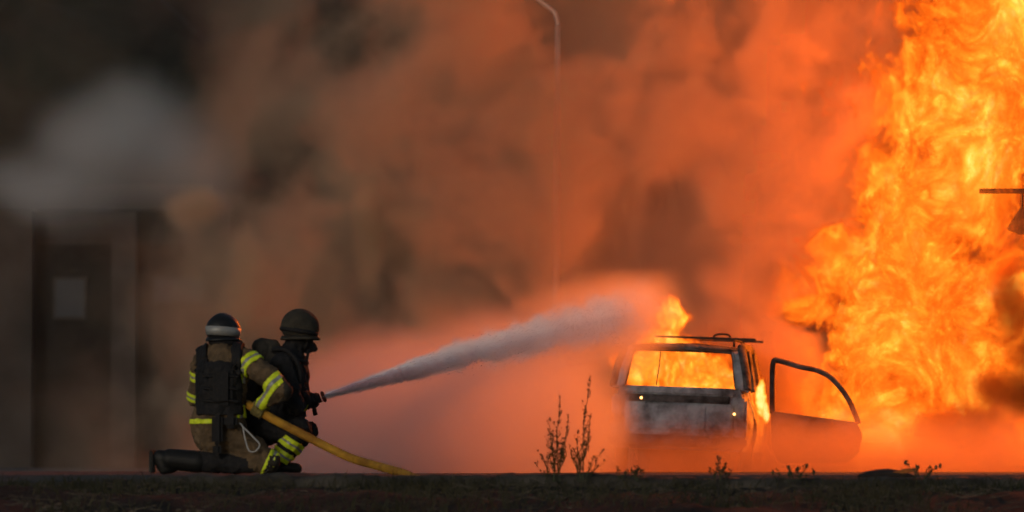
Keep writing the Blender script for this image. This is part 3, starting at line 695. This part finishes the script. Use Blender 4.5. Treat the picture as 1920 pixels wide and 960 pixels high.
    for an, y in ((nan, -.14), (fan, .15)):
        b2 = bmesh.new(); capsule(b2, an, an + Vector((.0, 0, -.0201)), .062, .055); capsule(b2, an + Vector((-.03, 0, -.02)), an + Vector((.15, .0, -.028)), .045, .04); b2 = remeshed(b2, .009, 3)
        for v in b2.verts: v.co.z = max(v.co.z, .004)
        bt = mesh_obj('boot', b2, M['boot'], root, True)
    b0 = Vector((OX, OY + yo, 0)); ax = (NOZ[1] - NOZ[0]).normalized()
    glove('glove', M['vest'], root, NOZ[0].lerp(NOZ[1], .12) - b0, ax, (-.3, -1, .1), .026, 1.1)
    glove('glove', M['vest'], root, NOZ[0].lerp(NOZ[1], .42) - b0, ax, (-.1, .9, .5), .026, 1.1, -1)
    bm.free()
b1 = Vector((OX, OY, 0))
NOZ = [b1 + S(872, 548, .32), b1 + S(968, 508, .32)]
HOSE = [b1 + S(612, 572, -.11), b1 + S(720, 632, -.12)]
GRIP1 = b1 + S(640, 586, -.113); GRIP2 = b1 + S(520, 585, .34)
kneeling(); crouching()
def hose():
    # from the nozzle back past both, round behind the kneeling figure, out again to the ground on the near side
    pts = [NOZ[0] + Vector((.02, 0, .008)), b1 + S(800, 575, .33), b1 + S(660, 588, .34), GRIP2, b1 + S(452, 580, .33), b1 + S(395, 575, .30), b1 + S(400, 560, .24), b1 + S(450, 550, .215), b1 + S(560, 548, .12), b1 + S(590, 558, -.04), HOSE[0], GRIP1, HOSE[1], b1 + S(870, 710, -.15), b1 + S(1000, 775, -.2), b1 + S(1140, 838, -.35), b1 + S(1290, 885, -.75), b1 + S(1420, 912, -1.2), b1 + S(1500, 922, -1.6), b1 + S(1620, 930, -2.05), b1 + S(1800, 930, -2.2), b1 + S(3000, 930, -2.2), b1 + S(6000, 930, -2.2)]
    for p, z in zip(pts[-7:], (.052, .008, -.03, -.055, -.058, -.058, -.058)): p.z = z
    bm = bmesh.new(); tube(bm, spline(pts, 8), .030, 14); 
    o = mesh_obj('fire_hose', bm, M['hose'], None, True); tag(o, 'yellow fire hose running from the nozzle down to the ground', 'hose')
hose()
def nozzle():
    root = empty('hose_nozzle', NOZ[0]); tag(root, 'black branch nozzle with round bumper ring spraying water', 'nozzle')
    a = Vector((0, 0, 0)); b = NOZ[1] - NOZ[0]; d = b.normalized()
    bm = bmesh.new(); tube(bm, [a, a + d * .03, a + d * .032, b * .55, b * .56, b - d * .02], [.032, .032, .025, .024, .03, .032], 16); mesh_obj('barrel', bm, M['vest'], root, True)
    u = d.cross(Vector((0, 0, 1))).normalized(); v = u.cross(d)
    bm = bmesh.new(); tube(bm, [b + (u * math.cos(t) + v * math.sin(t)) * .028 for t in [2 * math.pi * k / 24 for k in range(24)]], .014, 10, closed=True); mesh_obj('bumper_ring', bm, M['brass'], root, True)
    bm = bmesh.new(); tube(bm, spline([a + d * .02 + u * .03, a + d * .0 + v * .06 + u * .034, a + d * .045 + v * .082, a + d * .0 + v * .06 - u * .034, a + d * .02 - u * .03], 5), .007, 8); mesh_obj('handle', bm, M['brass'], root, True)
    bm = bmesh.new(); tube(bm, [a + d * .05 - v * .02, a + d * .035 - v * .1], [.015, .017], 10); mesh_obj('pistol_grip', bm, M['vest'], root, True)
nozzle()
# ------------------------------------------------------------------ fields for fire, smoke and water
class E:
    def __init__(s, t, k): s.t = t; s.k = k
    def __add__(a, b): return T.math('ADD', a, b)
    __radd__ = __add__
    def __sub__(a, b): return T.math('SUBTRACT', a, b)
    def __rsub__(a, b): return T.math('SUBTRACT', b, a)
    def __mul__(a, b): return T.math('MULTIPLY', a, b)
    __rmul__ = __mul__
    def __truediv__(a, b): return T.math('DIVIDE', a, b)
    def __rtruediv__(a, b): return T.math('DIVIDE', b, a)
    def __pow__(a, b): return T.math('POWER', a, b)
class Tree:
    def __init__(s, name):
        s.g = bpy.data.node_groups.new(name, 'GeometryNodeTree'); s.n = s.g.nodes; s.l = s.g.links
        s.g.interface.new_socket('Geometry', in_out='OUTPUT', socket_type='NodeSocketGeometry')
    def put(s, inp, v):
        if isinstance(v, E): s.l.new(v.t, inp)
        elif v is not None: inp.default_value = v
    def math(s, op, a, b=None, c=None, clamp=False):
        if any(isinstance(q, E) and q.k == 'V' for q in (a, b, c)):
            n = s.n.new('ShaderNodeVectorMath')
            if op == 'MULTIPLY' and not (isinstance(b, E) and b.k == 'V') and not isinstance(b, tuple):
                n.operation = 'SCALE'; s.put(n.inputs[0], a); s.put(n.inputs['Scale'], b)
            else:
                n.operation = op
                for i, q in enumerate((a, b)):
                    if q is not None: s.put(n.inputs[i], q)
            if op in ('LENGTH', 'DOT_PRODUCT'): return E(n.outputs['Value'], 'F')
            return E(n.outputs[0], 'V')
        n = s.n.new('ShaderNodeMath'); n.operation = op; n.use_clamp = clamp
        for i, q in enumerate((a, b, c)):
            if q is not None: s.put(n.inputs[i], q)
        return E(n.outputs[0], 'F')
    def pos(s): return E(s.n.new('GeometryNodeInputPosition').outputs[0], 'V')
    def sep(s, v):
        n = s.n.new('ShaderNodeSeparateXYZ'); s.put(n.inputs[0], v); return [E(o, 'F') for o in n.outputs]
    def noise(s, v, scale, detail=3, rough=.5, color=False, dist=0):
        n = s.n.new('ShaderNodeTexNoise'); s.put(n.inputs['Vector'], v); n.inputs['Scale'].default_value = scale
        n.inputs['Detail'].default_value = detail; n.inputs['Roughness'].default_value = rough; n.inputs['Distortion'].default_value = dist
        return E(n.outputs['Color'], 'V') if color else E(n.outputs[0], 'F')
    def ramp(s, v, a, b, c=0, d=1, mode='SMOOTHSTEP'):
        n = s.n.new('ShaderNodeMapRange'); n.interpolation_type = mode; s.put(n.inputs[0], v)
        for i, q in zip((1, 2, 3, 4), (a, b, c, d)): s.put(n.inputs[i], q)
        return E(n.outputs[0], 'F')
    def blobs(s, p, L, k=.25):
        r = None
        for c, rad in L:
            v = 1 - T.math('LENGTH', T.math('DIVIDE', p - tuple(c), tuple(rad)))
            r = v if r is None else T.math('SMOOTH_MAX', r, v, k)
        return r
def warp(p, scale, amp, detail=2, stretch=(1, 1, 1)):
    return p + (T.noise(p * stretch, scale, detail, .5, True) - (.5, .5, .5)) * amp
def volume(name, lo, hi, vox, fn, mat, label, cat):
    global T
    T = Tree(name + '_field'); d = fn(T.pos())
    n = T.n.new('GeometryNodeVolumeCube'); T.put(n.inputs['Density'], d)
    n.inputs['Min'].default_value = lo; n.inputs['Max'].default_value = hi
    vx = vox if isinstance(vox, tuple) else (vox,) * 3
    for i, a in enumerate('XYZ'): n.inputs['Resolution ' + a].default_value = max(4, int((hi[i] - lo[i]) / vx[i]))
    sm = T.n.new('GeometryNodeSetMaterial'); sm.inputs['Material'].default_value = mat
    T.l.new(n.outputs[0], sm.inputs[0]); o = T.n.new('NodeGroupOutput'); T.l.new(sm.outputs[0], o.inputs[0])
    v = bpy.data.volumes.new(name); v.materials.append(mat); ob = link(bpy.data.objects.new(name, v))
    ob.modifiers.new('field', 'NODES').node_group = T.g
    return tag(ob, label, cat, kind='stuff')
def vmat(name, rate):
    m = bpy.data.materials.new(name); m.use_nodes = True; m.node_tree.nodes.clear()
    m.cycles.volume_step_rate = rate
    return m, m.node_tree, m.node_tree.nodes.new('ShaderNodeOutputMaterial')
def smoke_mat(name, color, dens, g=.3, rate=4):
    m, nt, o = vmat(name, rate)
    p = nt.nodes.new('ShaderNodeVolumePrincipled'); p.inputs['Color'].default_value = (*color, 1); p.inputs['Density'].default_value = dens
    p.inputs['Anisotropy'].default_value = g
    nt.links.new(p.outputs[0], o.inputs['Volume']); return m
def fire_mat(name, ext, em, stops, rate=2):
    m, nt, o = vmat(name, rate)
    a = nt.nodes.new('ShaderNodeAttribute'); a.attribute_name = 'density'
    r = nt.nodes.new('ShaderNodeValToRGB'); nt.links.new(a.outputs['Fac'], r.inputs[0])
    while len(r.color_ramp.elements) < len(stops): r.color_ramp.elements.new(.5)
    for e, (x, c) in zip(r.color_ramp.elements, stops): e.position = x; e.color = (*c, 1)
    ab = nt.nodes.new('ShaderNodeVolumeAbsorption'); ab.inputs[0].default_value = (0, 0, 0, 1)
    sq = nt.nodes.new('ShaderNodeMath'); sq.operation = 'POWER'; nt.links.new(a.outputs['Fac'], sq.inputs[0]); sq.inputs[1].default_value = 2
    mu = nt.nodes.new('ShaderNodeMath'); mu.operation = 'MULTIPLY'; nt.links.new(sq.outputs[0], mu.inputs[0]); mu.inputs[1].default_value = ext
    nt.links.new(mu.outputs[0], ab.inputs['Density'])
    e = nt.nodes.new('ShaderNodeEmission'); nt.links.new(r.outputs[0], e.inputs[0])
    m2 = nt.nodes.new('ShaderNodeMath'); m2.operation = 'MULTIPLY'; nt.links.new(mu.outputs[0], m2.inputs[0]); m2.inputs[1].default_value = em
    nt.links.new(m2.outputs[0], e.inputs[1])
    ad = nt.nodes.new('ShaderNodeAddShader'); nt.links.new(ab.outputs[0], ad.inputs[0]); nt.links.new(e.outputs[0], ad.inputs[1])
    nt.links.new(ad.outputs[0], o.inputs['Volume']); return m
def blob(px, py, y, rx, rz, ry): s = y / FP; return (P(px, py, y), (rx * s, ry, rz * s))

# ------------------------------------------------------------------ flames
STOPS = [(0, (.16, .012, .0005)), (.2, (.42, .045, .0015)), (.42, (.8, .16, .008)), (.64, (1, .4, .035)), (.84, (1.1, .68, .14)), (1, (1.2, .92, .34))]
FY = 50.5
MAIN = [blob(1650, 770, FY, 140, 100, .6), blob(1660, 600, FY, 150, 190, .7), blob(1740, 420, FY, 140, 240, .8), blob(1830, 180, FY, 170, 300, .8), blob(1930, 30, FY, 230, 280, .9), blob(1800, 620, FY, 160, 200, .7), blob(1940, 640, FY, 150, 240, .6), blob(1990, -260, FY, 210, 260, .9), blob(1550, 590, FY, 100, 45, .35), blob(1790, 120, FY, 90, 150, .6)]
CY = 49.0
CAB = [blob(1215, 690, CY, 70, 50, .45), blob(1290, 700, CY, 100, 55, .5), blob(1350, 720, CY, 50, 40, .4), blob(1240, 640, CY, 60, 30, .35), blob(1260, 600, CY, 40, 45, .3)]
def core_mat():
    m = bpy.data.materials.new('flame_core'); m.use_nodes = True; t = m.node_tree; t.nodes.clear(); m.cycles.emission_sampling = 'NONE'
    o = t.nodes.new('ShaderNodeOutputMaterial'); e = t.nodes.new('ShaderNodeEmission'); tc = t.nodes.new('ShaderNodeTexCoord'); n = t.nodes.new('ShaderNodeTexNoise')
    n.inputs['Scale'].default_value = 3.2; n.inputs['Detail'].default_value = 7; n.inputs['Roughness'].default_value = .65; n.inputs['Distortion'].default_value = .6
    r = t.nodes.new('ShaderNodeValToRGB'); els = r.color_ramp.elements
    while len(els) < 4: els.new(.5)
    for el, (x, c) in zip(els, ((.3, (.3, .03, .001)), (.45, (.7, .13, .005)), (.58, (1, .35, .03)), (.72, (1.2, .7, .15)))): el.position = x; el.color = (*c, 1)
    t.links.new(tc.outputs['Object'], n.inputs['Vector']); t.links.new(n.outputs[0], r.inputs[0]); t.links.new(r.outputs[0], e.inputs[0]); e.inputs[1].default_value = 1.0
    t.links.new(e.outputs[0], o.inputs['Surface']); return m
CORE = core_mat()
def flame_core(parent, L, shrink, dy, ys, vox, amp, freq):
    bm = bmesh.new()
    for c, r in L: ellipsoid(bm, c + Vector((0, dy, 0)), (r[0] * shrink, r[1] * ys, r[2] * shrink))
    bm = remeshed(bm, vox, 2); displace(bm, amp, freq, 4, 4)
    for v in bm.verts: v.co.z = max(v.co.z, .0)
    return mesh_obj('flame_core', bm, CORE, parent, True)
CORE_MAIN = flame_core(None, [b for i, b in enumerate(MAIN) if i not in (8, 9)], .58, .3, .25, .07, .16, 1.7)
CORE_CABIN = flame_core(None, CAB[:3], .75, .25, .35, .03, .06, 5)
HOT = [blob(1930, 20, FY, 190, 230, 1.5), blob(1690, 590, FY, 110, 190, 1.5), blob(1640, 780, FY, 90, 70, 1.5), blob(1850, 300, FY, 60, 160, 1.5)]
def flame_field(p):
    q = warp(p, .8, 1.1, 2, (1, 1, .8)); q2 = warp(q, 2.2, .36, 3, (1, 1, .85)); q3 = warp(q2, 8, .07, 2)
    big = T.noise(q2 * (1, 1, .8), 1.5, 2, .5); mid = T.noise(q3 * (1, 1, .75), 5.4, 8, .72)
    v = T.blobs(q, MAIN, .15) * 1.2 + (mid - .5) * 6.4 + (big - .5) * 3.8 + T.ramp(T.blobs(q, HOT, .2), -.2, .7) * .9
    return T.ramp(v, .0, 2.6, 0, 1, 'LINEAR') * T.ramp(T.sep(p)[0], P(1400, 0, FY).x, P(1490, 0, FY).x)
volume('flames', (P(1395, 0, FY).x, FY - 1, -.05), (7.0, FY + .7, 7.4), .019, flame_field, fire_mat('flame', 70, 2.15, STOPS, 1.2), 'tall wall of orange and yellow flames beside the burning car', 'flames')
def cabin_field(p):
    q = warp(p, 2.2, .3, 2); q2 = warp(q, 8.0, .1, 2)
    v = T.blobs(q, CAB, .15) * 1.2 + (T.noise(q2 * (1, 1, .7), 6.0, 6, .62) - .5) * 2.6
    return T.ramp(v, .0, 1.0, 0, 1, 'LINEAR')
volume('cabin_flames', (P(1130, 0, CY).x, CY - .6, .8), (P(1400, 0, CY).x, CY + .6, 2.1), .018, cabin_field, fire_mat('cabin_flame', 110, 2.4, STOPS, 1.6), 'flames filling the car cabin behind the rear window opening', 'flames')
GY = 48.6
SIDE = [blob(1427, 745, GY, 14, 45, .1), blob(1436, 775, GY, 9, 30, .08)]
def side_field(p):
    q = warp(p, 6, .06, 2); return T.ramp(T.blobs(q, SIDE, .1) + (T.noise(q, 14, 4, .6) - .5) * .9, 0, .5, 0, 1, 'LINEAR')
volume('side_flame', (P(1395, 0, GY).x, GY - .2, .3), (P(1465, 0, GY).x, GY + .2, 1.3), .012, side_field, fire_mat('side_flame', 70, 1.5, STOPS), 'bright flame licking out between the car and its open door', 'flames')
CORE_MAIN.parent = bpy.data.objects['flames']; CORE_CABIN.parent = bpy.data.objects['cabin_flames']
def flame_light(px, py, y, watt, col=(1, .155, .004)):
    l = bpy.data.lights.new('flame_light', 'POINT'); l.energy = watt; l.color = col; l.shadow_soft_size = 0
    o = link(bpy.data.objects.new('flame_light', l)); o.location = P(px, py, y)
for a in ((1660, 680, FY - 1.2, 380), (1800, 430, FY - 1.2, 520), (1950, 100, FY - 1.2, 1100), (1280, 690, CY, 100), (1262, 610, CY, 240), (2100, -350, FY - 1.2, 4300)): flame_light(*a)

# ------------------------------------------------------------------ smoke
def smoke_field(p):
    q = warp(p, .4, 2.0, 2); q = warp(q, 1.3, .6, 3); q = warp(q, 4, .12, 2)
    n = T.noise(q, .75, 8, .64)
    hole = T.ramp(T.blobs(p, [((c.x, c.y - 1.2, c.z), (r[0] * 1.08, 4, r[2] * 1.05)) for c, r in MAIN], .15), -.02, .25, 1, 0)
    x, y, z = T.sep(p)
    prof = T.ramp(x - z * .35, -6.0, -1.4, .03, 1)
    col = T.ramp(T.blobs(warp(p, .9, .7, 2), [blob(455, 540, 51, 45, 150, .8), blob(360, 390, 51, 70, 40, .8), blob(690, 430, 51, 40, 160, .7)], .2), 0, .6) * 1.6
    return (T.ramp(n, .43, .585, .05, 1) * prof + col + T.ramp(x, -1.5, 2.4, 0, .2)) * hole
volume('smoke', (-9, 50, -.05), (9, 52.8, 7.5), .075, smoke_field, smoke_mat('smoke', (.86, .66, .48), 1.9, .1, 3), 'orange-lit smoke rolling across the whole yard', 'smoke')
def steam_field(p):
    q = warp(p, .35, 1.8, 3); return T.ramp(T.blobs(q, [blob(240, 275, 62, 230, 140, 1.6), blob(110, 350, 62, 260, 90, 1.4), blob(360, 330, 62, 140, 110, 1.2)], .4), .0, 1.1)
volume('steam', (-9.5, 59, 2.0), (-2.5, 65, 7.0), .14, steam_field, smoke_mat('steam', (.95, .92, .9), 1.1, .0, 4), 'pale grey steam drifting above the dark building', 'steam')
DARK = [blob(1800, 800, 48.6, 130, 60, .35), blob(1900, 740, 48.6, 110, 60, .35), blob(1890, 560, 48.9, 50, 120, .25), blob(1960, 690, 48.8, 90, 120, .3)]
def dark_field(p):
    q = warp(p, 1.6, .5, 3); return T.ramp(T.blobs(q, DARK, .2) + (T.noise(q, 3, 5, .6) - .5) * 1.1, .05, .6)
volume('dark_smoke', (4.0, 47.8, -.05), (6.6, 49.3, 2.8), .05, dark_field, smoke_mat('dark_smoke', (.16, .09, .06), 7, .2, 2), 'dark brown smoke curling in front of the flames near the ground', 'smoke')
def mist_field(p):
    q = warp(p, .8, .9, 3)
    return T.ramp(T.blobs(q, [((-.2, 41.5, .5), (1.5, 4.5, 1.15)), ((.9, 44.0, 1.5), (.9, 2.0, .6)), ((-1.0, 38, .4), (1.6, 4, .9)), ((1.05, 46.2, .4), (.35, .5, .6))], .3), 0, .6)
volume('spray_mist', (-3, 33, -.05), (3.2, 47.2, 2.8), .1, mist_field, smoke_mat('mist', (.97, .94, .93), .95, .6, 4), 'fine water mist drifting around the jet', 'mist')
def low_field(p):
    q = warp(p, 1.1, .6, 3); x, y, z = T.sep(q)
    return T.ramp(z + (T.noise(q, 1.6, 4, .55) - .5) * .9 + T.ramp(x, 2.0, 2.9, .08, -.1), -.05, .6, 1, 0) * T.ramp(x, 1.9, 3.0, .6, 1) 
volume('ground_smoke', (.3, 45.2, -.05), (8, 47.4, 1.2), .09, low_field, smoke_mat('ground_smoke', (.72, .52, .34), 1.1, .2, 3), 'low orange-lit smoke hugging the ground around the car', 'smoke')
J0, J1 = NOZ[1] + (NOZ[1] - NOZ[0]).normalized() * .01, P(1235, 578, 45.5)
def jet_field(p):
    x, y, z = T.sep(p); t = (y - J0.y) / (J1.y - J0.y)
    xc = t * (J1.x - J0.x) + J0.x; sag = t * (1 - t) * .16
    zc = t * (J1.z - J0.z) + J0.z + sag
    dx = (x - xc); dz = z - zc
    n = T.noise(p * (1, .25, 1), 5, 4, .6); n2 = T.noise(p * (1, .5, 1), 14, 2, .5)
    r = t * .30 + .024
    d = T.math('SQRT', dx * dx + dz * dz) / r + (n - .5) * T.ramp(t, 0, .4, .3, 2.2) + (n2 - .5) * .5
    dens = T.ramp(d, .45, 1.1, 1, 0) * T.ramp(t, .9, 1.02, 1, 0) * T.ramp(t, -.001, .001, 0, 1)
    return dens * (.03 / (r + .01)) * T.ramp(t, .05, .75, 1.3, .26)
volume('water_jet_spray', (J0.x - .1, J0.y - .02, J0.z - .1), (J1.x + .5, J1.y + .4, J1.z + .6), (.014, .06, .014), jet_field, smoke_mat('spray', (.93, .96, 1), 20, -.35, 3), 'white spray surrounding the water jet', 'spray')
def jet_drops():
    rng = np.random.default_rng(11); V = []; F = []; d = (J1 - J0).normalized()
    for i in range(26000):
        near = i < 7000
        t = rng.random() * .22 if near else rng.random() ** 1.2 * .97
        r = .010 + t * .24; a = rng.uniform(0, 6.28); rr = r * abs(rng.normal(0, .42 if near else .55))
        c = J0.lerp(J1, t) + Vector((math.cos(a) * rr, rng.normal(0, .1), math.sin(a) * rr + t * (1 - t) * .16 - (rng.random() ** 4) * t * .25))
        if c.y < J0.y: continue
        s = rng.uniform(.0012, .0030) if near else rng.uniform(.0012, .0036); L = rng.uniform(.03, .12) if near else rng.uniform(.006, .05); n = len(V); u = Vector((1, 0, 0)) * s; v = Vector((0, 0, 1)) * s
        V += [c - d * L, c + u, c + v, c - u, c - v, c + d * L]
        F += [(n, n + 1, n + 2), (n, n + 2, n + 3), (n, n + 3, n + 4), (n, n + 4, n + 1), (n + 5, n + 2, n + 1), (n + 5, n + 3, n + 2), (n + 5, n + 4, n + 3), (n + 5, n + 1, n + 4)]
    me = bpy.data.meshes.new('water_jet'); me.from_pydata(V, [], F); me.materials.append(M['water'])
    tag(link(bpy.data.objects.new('water_jet', me)), 'long white water jet arching from the nozzle to the burning car', 'water jet', kind='stuff')
jet_drops()
def jet_core():
    m = bpy.data.materials.new('jet_water'); m.use_nodes = True; t = m.node_tree; b = t.nodes['Principled BSDF']
    b.inputs['Base Color'].default_value = (.9, .92, .95, 1); b.inputs['Roughness'].default_value = .9; b.inputs['Specular IOR Level'].default_value = .05
    tc = t.nodes.new('ShaderNodeTexCoord'); mp = t.nodes.new('ShaderNodeMapping'); mp.inputs['Scale'].default_value = (28, 1.6, 28)
    n = t.nodes.new('ShaderNodeTexNoise'); n.inputs['Scale'].default_value = 1.0; n.inputs['Detail'].default_value = 5; n.inputs['Roughness'].default_value = .65
    t.links.new(tc.outputs['Object'], mp.inputs[0]); t.links.new(mp.outputs[0], n.inputs['Vector'])
    sp = t.nodes.new('ShaderNodeSeparateXYZ'); t.links.new(tc.outputs['Object'], sp.inputs[0])
    thin = t.nodes.new('ShaderNodeMapRange')                      # the stream breaks up along its length
    for i, q in zip((1, 2, 3, 4), (J0.y, J0.y + 4.0, .3, -.36)): thin.inputs[i].default_value = q
    t.links.new(sp.outputs[1], thin.inputs[0])
    ad = t.nodes.new('ShaderNodeMath'); ad.operation = 'ADD'; t.links.new(n.outputs[0], ad.inputs[0]); t.links.new(thin.outputs[0], ad.inputs[1])
    al = t.nodes.new('ShaderNodeMapRange'); t.links.new(ad.outputs[0], al.inputs[0])
    for i, q in zip((1, 2, 3, 4), (.38, .85, 0, .85)): al.inputs[i].default_value = q
    t.links.new(al.outputs[0], b.inputs['Alpha'])
    par = bpy.data.objects['water_jet']
    for k, f in enumerate((.9,)):
        bm = bmesh.new(); pts = []; rad = []
        for i in range(70):
            q = i / 69 * .42; c = J0.lerp(J1, q) + Vector((0, 0, q * (1 - q) * .16)); pts.append(c); rad.append((.013 + q * .25) * f)
        tube(bm, pts, rad, 18)
        for v in bm.verts:
            q = (v.co.y - J0.y) / (J1.y - J0.y); v.co += Vector((mnoise.noise(Vector((v.co.x * 20, v.co.y * 2, k))), 0, mnoise.noise(Vector((v.co.z * 20, v.co.y * 2, k + 5))))) * (.003 + q * .09)
        mesh_obj('stream', bm, m, par, True)
jet_core()
